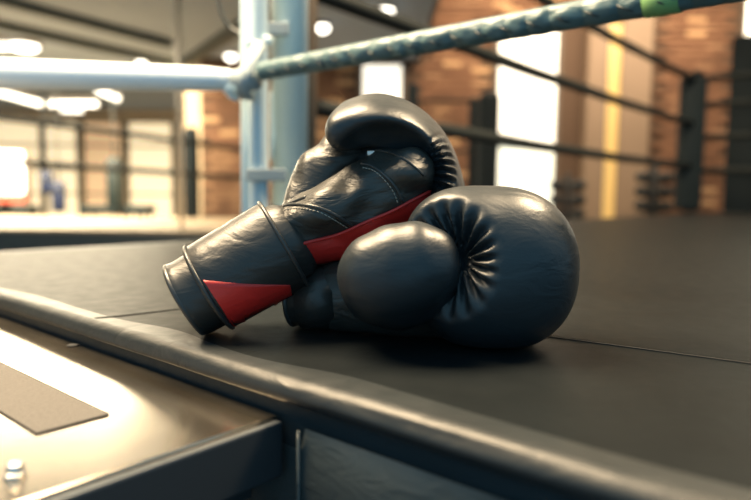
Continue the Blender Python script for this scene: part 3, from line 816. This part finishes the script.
# ---------------- glove leaning, palm side toward the viewer
GL = empty('boxing_glove', on_z(235, 330), 'black boxing glove leaning upright with red panels and wrist strap', 'boxing glove', 'pair of boxing gloves')
cA, cB = at(181, 304, 0.574), at(303, 234, 0.592)
ca = (cB - cA).normalized()
cu = (CU * 0.848 + CR * 0.53); cu = (cu - ca * cu.dot(ca)).normalized()      # upward, across the cuff
cu = -cu if cu.dot(UP) < 0 else cu
cu = (UP - ca * UP.dot(ca)).normalized()
cu = (cu * 1.0 + CR * -0.55); cu = (cu - ca * cu.dot(ca)).normalized()
cv = ca.cross(cu).normalized()
def cuff_ring(t, k=1.0, add=0.0):
    t = 0.055 + t * 0.945
    c = cA.lerp(cB, t); w_ = 0.0365 + 0.004 * t
    return (c, cu, cv, w_ * k + add, (0.041 + 0.002 * t) * k + add)
# cuff body: outer wall, rim, inner wall
rg = [cuff_ring(0.97, 0.80), cuff_ring(0.92, 0.93)] + [cuff_ring(t) for t in (0.82, 0.6, 0.3, 0.12, 0.04)] + [cuff_ring(0.005, 1.0, 0.001), cuff_ring(-0.012, 0.99), cuff_ring(-0.012, 0.88), cuff_ring(0.01, 0.84)] + [cuff_ring(t, 0.82) for t in (0.2, 0.5, 0.9)]
cuffL = loft('cuff', rg, M['leather_cuff'], GL)
rim = []
for k in range(41):
    a = 2 * math.pi * k / 40; c, u, v, ru, rv = cuff_ring(-0.008, 0.97); rim.append(c + u * ru * math.cos(a) + v * rv * math.sin(a))
obj('rim_binding', tube(rim, 0.0028, 8, cap=False), M['piping'], cuffL)
# wrist strap around the cuff
sg = [cuff_ring(0.165, 1.0, 0.0002), cuff_ring(0.163, 1.0, 0.0042), cuff_ring(0.175, 1.0, 0.0052)] + [cuff_ring(t, 1.0, 0.0052) for t in (0.3, 0.5, 0.7, 0.80)] + [cuff_ring(0.835, 1.0, 0.0050), cuff_ring(0.845, 1.0, 0.0038), cuff_ring(0.845, 1.0, -0.002)]
strapL = loft('wrist_strap', sg, M['leather_cuff'], GL)
for t, ad in ((0.185, 0.0054), (0.828, 0.0054)):
    ln = []
    for k in range(41):
        a = 2 * math.pi * k / 40; c, u, v, ru, rv = cuff_ring(t, 1.0, ad); ln.append(c + u * ru * math.cos(a) + v * rv * math.sin(a))
    obj('strap_binding', tube(ln, 0.0018, 8, cap=False), M['piping'], strapL)

DL = 0.605
# palm and hand compartment
palm_pts = [at(283, 243, 0.592), at(338, 218, 0.598), at(392, 190, 0.606)]
palm_r = [px2m(33, .59), px2m(39, .598), px2m(42, .606)]
def f_palm(g):
    d = sd_chain(g, palm_pts, palm_r)
    # padded heel of the palm and the finger bar
    e2 = sd_ell(g, at(402, 176, 0.585), (px2m(36, .585), 0.030, px2m(24, .585)), (Vector((0.86, 0, 0.5)), Vector((0, 1, 0)), Vector((-0.5, 0, 0.86))))
    e3 = sd_ell(g, at(322, 212, 0.575), (px2m(46, .575), 0.028, px2m(22, .575)), (Vector((0.88, 0, 0.47)), Vector((0, 1, 0)), Vector((-0.47, 0, 0.88))))
    d = smin(smin(d, e2, 0.006), e3, 0.008)
    # long soft creases running across the palm
    s = g @ A((0.88, 0.0, 0.47)); q = g @ A((-0.47, 0.2, 0.88))
    d = d + 0.0009 * np.sin(s * 150 + 3.0 * np.sin(q * 60)) * sstep(-0.03, 0.02, -(g[..., 1] - 0.60)) + 0.0008 * np.sin(q * 210 + 2.5 * np.sin(s * 70))
    return d
pL = net('palm', f_palm, (-0.16, 0.52, 0.02), (0.10, 0.68, 0.23), M['leather_palm'], GL)
# thumb on the far side
th = [at(302, 214, 0.612), at(321, 178, 0.628), at(348, 150, 0.636), at(362, 144, 0.636)]
def f_thumb(g):
    d = sd_chain(g, th, [px2m(22, .61), px2m(28, .63), px2m(25, .63), px2m(18, .63)])
    s = g @ A((0.55, 0, 0.83)); q = g @ A((0.83, 0, -0.55))
    return d + 0.0010 * np.sin(s * 190 + 2.2 * np.sin(q * 90))
net('thumb', f_thumb, (-0.13, 0.56, 0.05), (0.04, 0.70, 0.24), M['leather_palm'], GL)
# rolled fist padding: a thick padded hook seen from its side
tiltx, tiltz = 0.12, 0.40
arc_px = [(448, 232), (443, 202), (433, 169), (418, 145), (397, 128), (372, 121), (350, 126)]
arc = [at(x, y, DL) for x, y in arc_px]
arc = smooth_path(arc, 5)
fax = (FW + CU * tiltz + CR * tiltx).normalized()        # drum axis, front to back
def f_fist(g):
    o = A(at(392, 160, DL)); w_ = (g - o) @ A(fax)
    best = np.full(g.shape[:3], 1e9, np.float32)
    # flatten into the plane through o perpendicular to the axis
    gp_ = g - w_[..., None] * A(fax)
    P = [A(Vector(p) - fax * ((Vector(p) - Vector(o)).dot(fax))) for p in arc]
    tt = np.zeros_like(best)
    for i in range(len(P) - 1):
        ab = P[i + 1] - P[i]; t = np.clip(((gp_ - P[i]) * ab).sum(-1) / (ab @ ab), 0, 1)
        d = np.linalg.norm(gp_ - P[i] - t[..., None] * ab, axis=-1)
        m = d < best; best = np.where(m, d, best); tt = np.where(m, (i + t) / (len(P) - 1), tt)
    ra_ = 0.0212 + 0.0015 * np.sin(np.pi * tt)
    wc = w_ - 0.018
    k = (np.abs(best / ra_) ** 3.4 + np.abs(wc / 0.056) ** 3.4) ** (1 / 3.4)
    d = (k - 1) * 0.0225
    # cupped inner side: leaves a rounded rim along the outer curve
    cv_ = sd_ell(g, at(391, 165, DL) - fax * 0.036, (px2m(52, DL), 0.034, px2m(47, DL)), (CR, fax, CR.cross(fax)))
    d = smax(d, -cv_, 0.006)
    # pleats where the leather is gathered on the inner side
    c = A(at(404, 168, DL)); q = g - c; rx_ = q @ A(CR); rz_ = q @ A(CU)
    th_ = np.arctan2(rz_, rx_); r_ = np.hypot(rx_, rz_)
    pm = sstep(0.020, 0.030, r_) * (1 - sstep(0.044, 0.052, r_)) * sstep(0.03, -0.005, wc) * sstep(0.9, 0.5, th_) * sstep(-1.2, -0.8, th_)
    return d + 0.0022 * pm * np.cos(th_ * 34)
fL = net('fist_padding', f_fist, (-0.075, 0.52, 0.07), (0.115, 0.72, 0.26), M['leather'], GL, h=0.0019)
# core that closes the inside of the hook
def f_core(g):
    return sd_ell(g, at(398, 168, 0.640), (px2m(48, .63), 0.045, px2m(44, .63)))
net('inner_lining', f_core, (-0.05, 0.57, 0.08), (0.10, 0.70, 0.23), M['leather'], GL, h=0.003)
bv = raybvh([pL, fL, strapL, cuffL])
bvp = raybvh([pL])
surf_patch('red_panel', raybvh([pL]), [(302, 243), (330, 236), (365, 222), (400, 206), (429, 190)], [(303, 270), (335, 264), (372, 254), (405, 236), (430, 206)], M['red'], GL, off=0.0014)
surf_patch('red_panel', raybvh([strapL]), [(203, 280), (225, 282), (250, 284), (290, 285)], [(236, 330), (244, 330), (258, 322), (292, 296)], M['red'], GL, off=0.0004, thick=0.001)
surf_tube('panel_piping', bvp, [(302, 243), (330, 236), (365, 222), (400, 206), (429, 190)], 0.0016, M['red'], GL, off=0.0022)
surf_tube('palm_seam', bvp, [(268, 213), (290, 205), (315, 207), (335, 215), (352, 226)], 0.0017, M['piping'], GL)
stitches(bvp, [(270, 217), (291, 209), (315, 211), (333, 219), (349, 229)], GL)
surf_tube('palm_seam', bvp, [(361, 164), (372, 166), (386, 176), (396, 188), (402, 202)], 0.0015, M['piping'], GL)
stitches(bvp, [(363, 168), (374, 171), (385, 180), (393, 191), (398, 204)], GL)
surf_tube('palm_seam', bvp, [(372, 150), (392, 153), (410, 163), (424, 176)], 0.0013, M['piping'], GL)
surf_tube('strap_tab', bvp, [(264, 216), (274, 209), (286, 205), (298, 200), (306, 197)], 0.0022, M['leather_cuff'], GL, off=-0.0004)
bt = raybvh([pL, fL])
for yy in range(147, 170):
    h, nn = hit(bt, 371, yy)
    if h is not None and (h - CAM).length < 0.605: break
print('tag', yy, h)
if h is not None: tgo = obj('white_tag', box(h + (CAM - h).normalized() * 0.003, (0.007, 0.0016, 0.0042), (CR, FW, CU)), M['white'], GL, smooth=False); bevel(tgo, 0.0007, 2)

# ---------------- glove lying on its back, fist to the right
GR = empty('boxing_glove', on_z(450, 345), 'black boxing glove lying flat with rounded fist toward the right', 'boxing glove', 'pair of boxing gloves')
DR = 0.552
fc = at(492, 268, DR)
FN = Vector((-0.62, -0.78, 0.10)).normalized()           # where the gathered hollow faces
fu = (UP - FN * UP.dot(FN)).normalized(); fv = fu.cross(FN).normalized()
gc = at(449, 260, 0.505)
def f_fistR(g):
    d = sd_ell(g, fc, (0.0725, 0.066, 0.0715), p=2.25)
    d = smin(d, sd_ell(g, at(452, 236, 0.540), (0.038, 0.046, 0.036)), 0.02)
    q = g - A(gc); n_ = q @ A(FN); a = q @ A(fv); b = q @ A(fu)
    r = np.hypot(a, b * 0.86); t = np.arctan2(b, a)
    # gathered hollow: a shallow pleated funnel with a soft rounded lip
    pl_ = np.cos(t * 19 + 0.7 * np.sin(3 * t) + 0.5)
    rn = r / 0.040
    cone = np.where(rn < 1, -0.021 * (1 - np.clip(rn, 0, 1)) ** 0.85, (rn - 1) * 0.05)
    cone = cone + 0.0040 * pl_ * sstep(0.08, 0.35, rn) * (1 - sstep(0.75, 1.25, rn))
    return smax(d, (n_ - cone) * 0.8, 0.012)
fR = net('fist_padding', f_fistR, (-0.02, 0.46, -0.012), (0.19, 0.65, 0.16), M['leather'], GR, h=0.0018, it=1)
tR = [at(366, 288, 0.540), at(378, 274, 0.512), at(405, 266, 0.498), at(428, 268, 0.506)]
def f_thR(g):
    a0 = Vector((0.93, -0.20, 0.30)).normalized(); a1 = Vector((0.21, 0.978, 0.0)); a2 = a0.cross(a1).normalized(); a1 = a2.cross(a0).normalized()
    d = smin(sd_ell(g, at(398, 270, 0.512), (0.0505, 0.037, 0.0375), (a0, a1, a2), p=2.2), sd_chain(g, [at(378, 296, 0.540), at(398, 298, 0.535), at(430, 292, 0.54)], [0.024, 0.026, 0.026]), 0.02)
    return d + 0.0005 * np.sin(g[..., 0] * 240 + 30 * g[..., 2]) * sstep(0.05, 0.09, g[..., 2])
tRo = net('thumb', f_thR, (-0.09, 0.44, -0.02), (0.10, 0.62, 0.14), M['leather'], GR)
wr = [at(470, 285, 0.575), at(400, 290, 0.585), at(345, 296, 0.60)]
def f_wr(g): return sd_chain(g, wr, [0.050, 0.044, 0.036])
wRo = net('palm', f_wr, (-0.10, 0.50, -0.03), (0.15, 0.68, 0.14), M['leather_palm'], GR, h=0.0025)
kA, kB = at(352, 296, 0.600), at(296, 297, 0.612)
ka = (kB - kA).normalized(); ku = (UP - ka * UP.dot(ka)).normalized(); kv = ka.cross(ku)
kr = lambda t, add=0.0: (kA.lerp(kB, t), ku, kv, 0.0285 + add, 0.034 + add)
cR = loft('cuff', [kr(-0.2), kr(0), kr(0.5), kr(0.97), kr(1.0, -0.002), kr(1.0, -0.006), kr(0.9, -0.007), kr(0.2, -0.007)], M['leather_cuff'], GR)
rimp = []
for k in range(41):
    a = 2 * math.pi * k / 40; c, u, v, ru, rv = kr(0.99, -0.001); rimp.append(c + u * ru * math.cos(a) + v * rv * math.sin(a))
obj('rim_binding', tube(rimp, 0.0025, 8, cap=False), M['piping'], cR)
loft('wrist_strap', [kr(0.15, 0.0), kr(0.15, 0.004), kr(0.8, 0.004), kr(0.8, 0.0)], M['leather_cuff'], GR)
bR = raybvh([cR])
q = [at(304, 272, 0.585), at(312, 273, 0.583), at(321, 276, 0.583)]
# rest both gloves on the canvas
def settle(e):
    bpy.context.view_layer.update(); lo = 1e9
    for c in e.children:
        if c.type == 'MESH':
            for v in c.data.vertices: lo = min(lo, (root_loc(c.parent) + c.location + v.co).z)
    print('lowest', e.name, lo)
    return lo
def flatten(e, k=0.35):
    """leather resting on the deck squashes flat instead of passing through it"""
    def go(o):
        for c in o.children:
            if c.type == 'MESH':
                b = root_loc(c)
                for v in c.data.vertices:
                    zz = b.z + v.co.z
                    if zz < 0.004: v.co.z = (0.0006 + 0.0034 * math.exp((zz - 0.004) / 0.0034)) - b.z
            go(c)
    go(e)
settle(GL); settle(GR)
for e in (GL, GR): flatten(e)

# unseen housings added for the two overhead lights that brighten the gloves
for K, zc, hx, hy, lb in ((KEY, CEIL, 0.90, 0.65, 'unseen wide light panel added above the left of the ring to light the gloves'), (KEY2, CEIL2, 0.64, 0.64, 'unseen square light panel added above the right of the ring for the fist highlight')):
    kf = empty('added_light_housing', (K.x, K.y, zc), lb, 'ceiling lamp')
    obj('housing', bb(K.x - hx, K.x + hx, K.y - hy, K.y + hy, K.z + 0.02, zc), M['wframe'], kf, smooth=False)
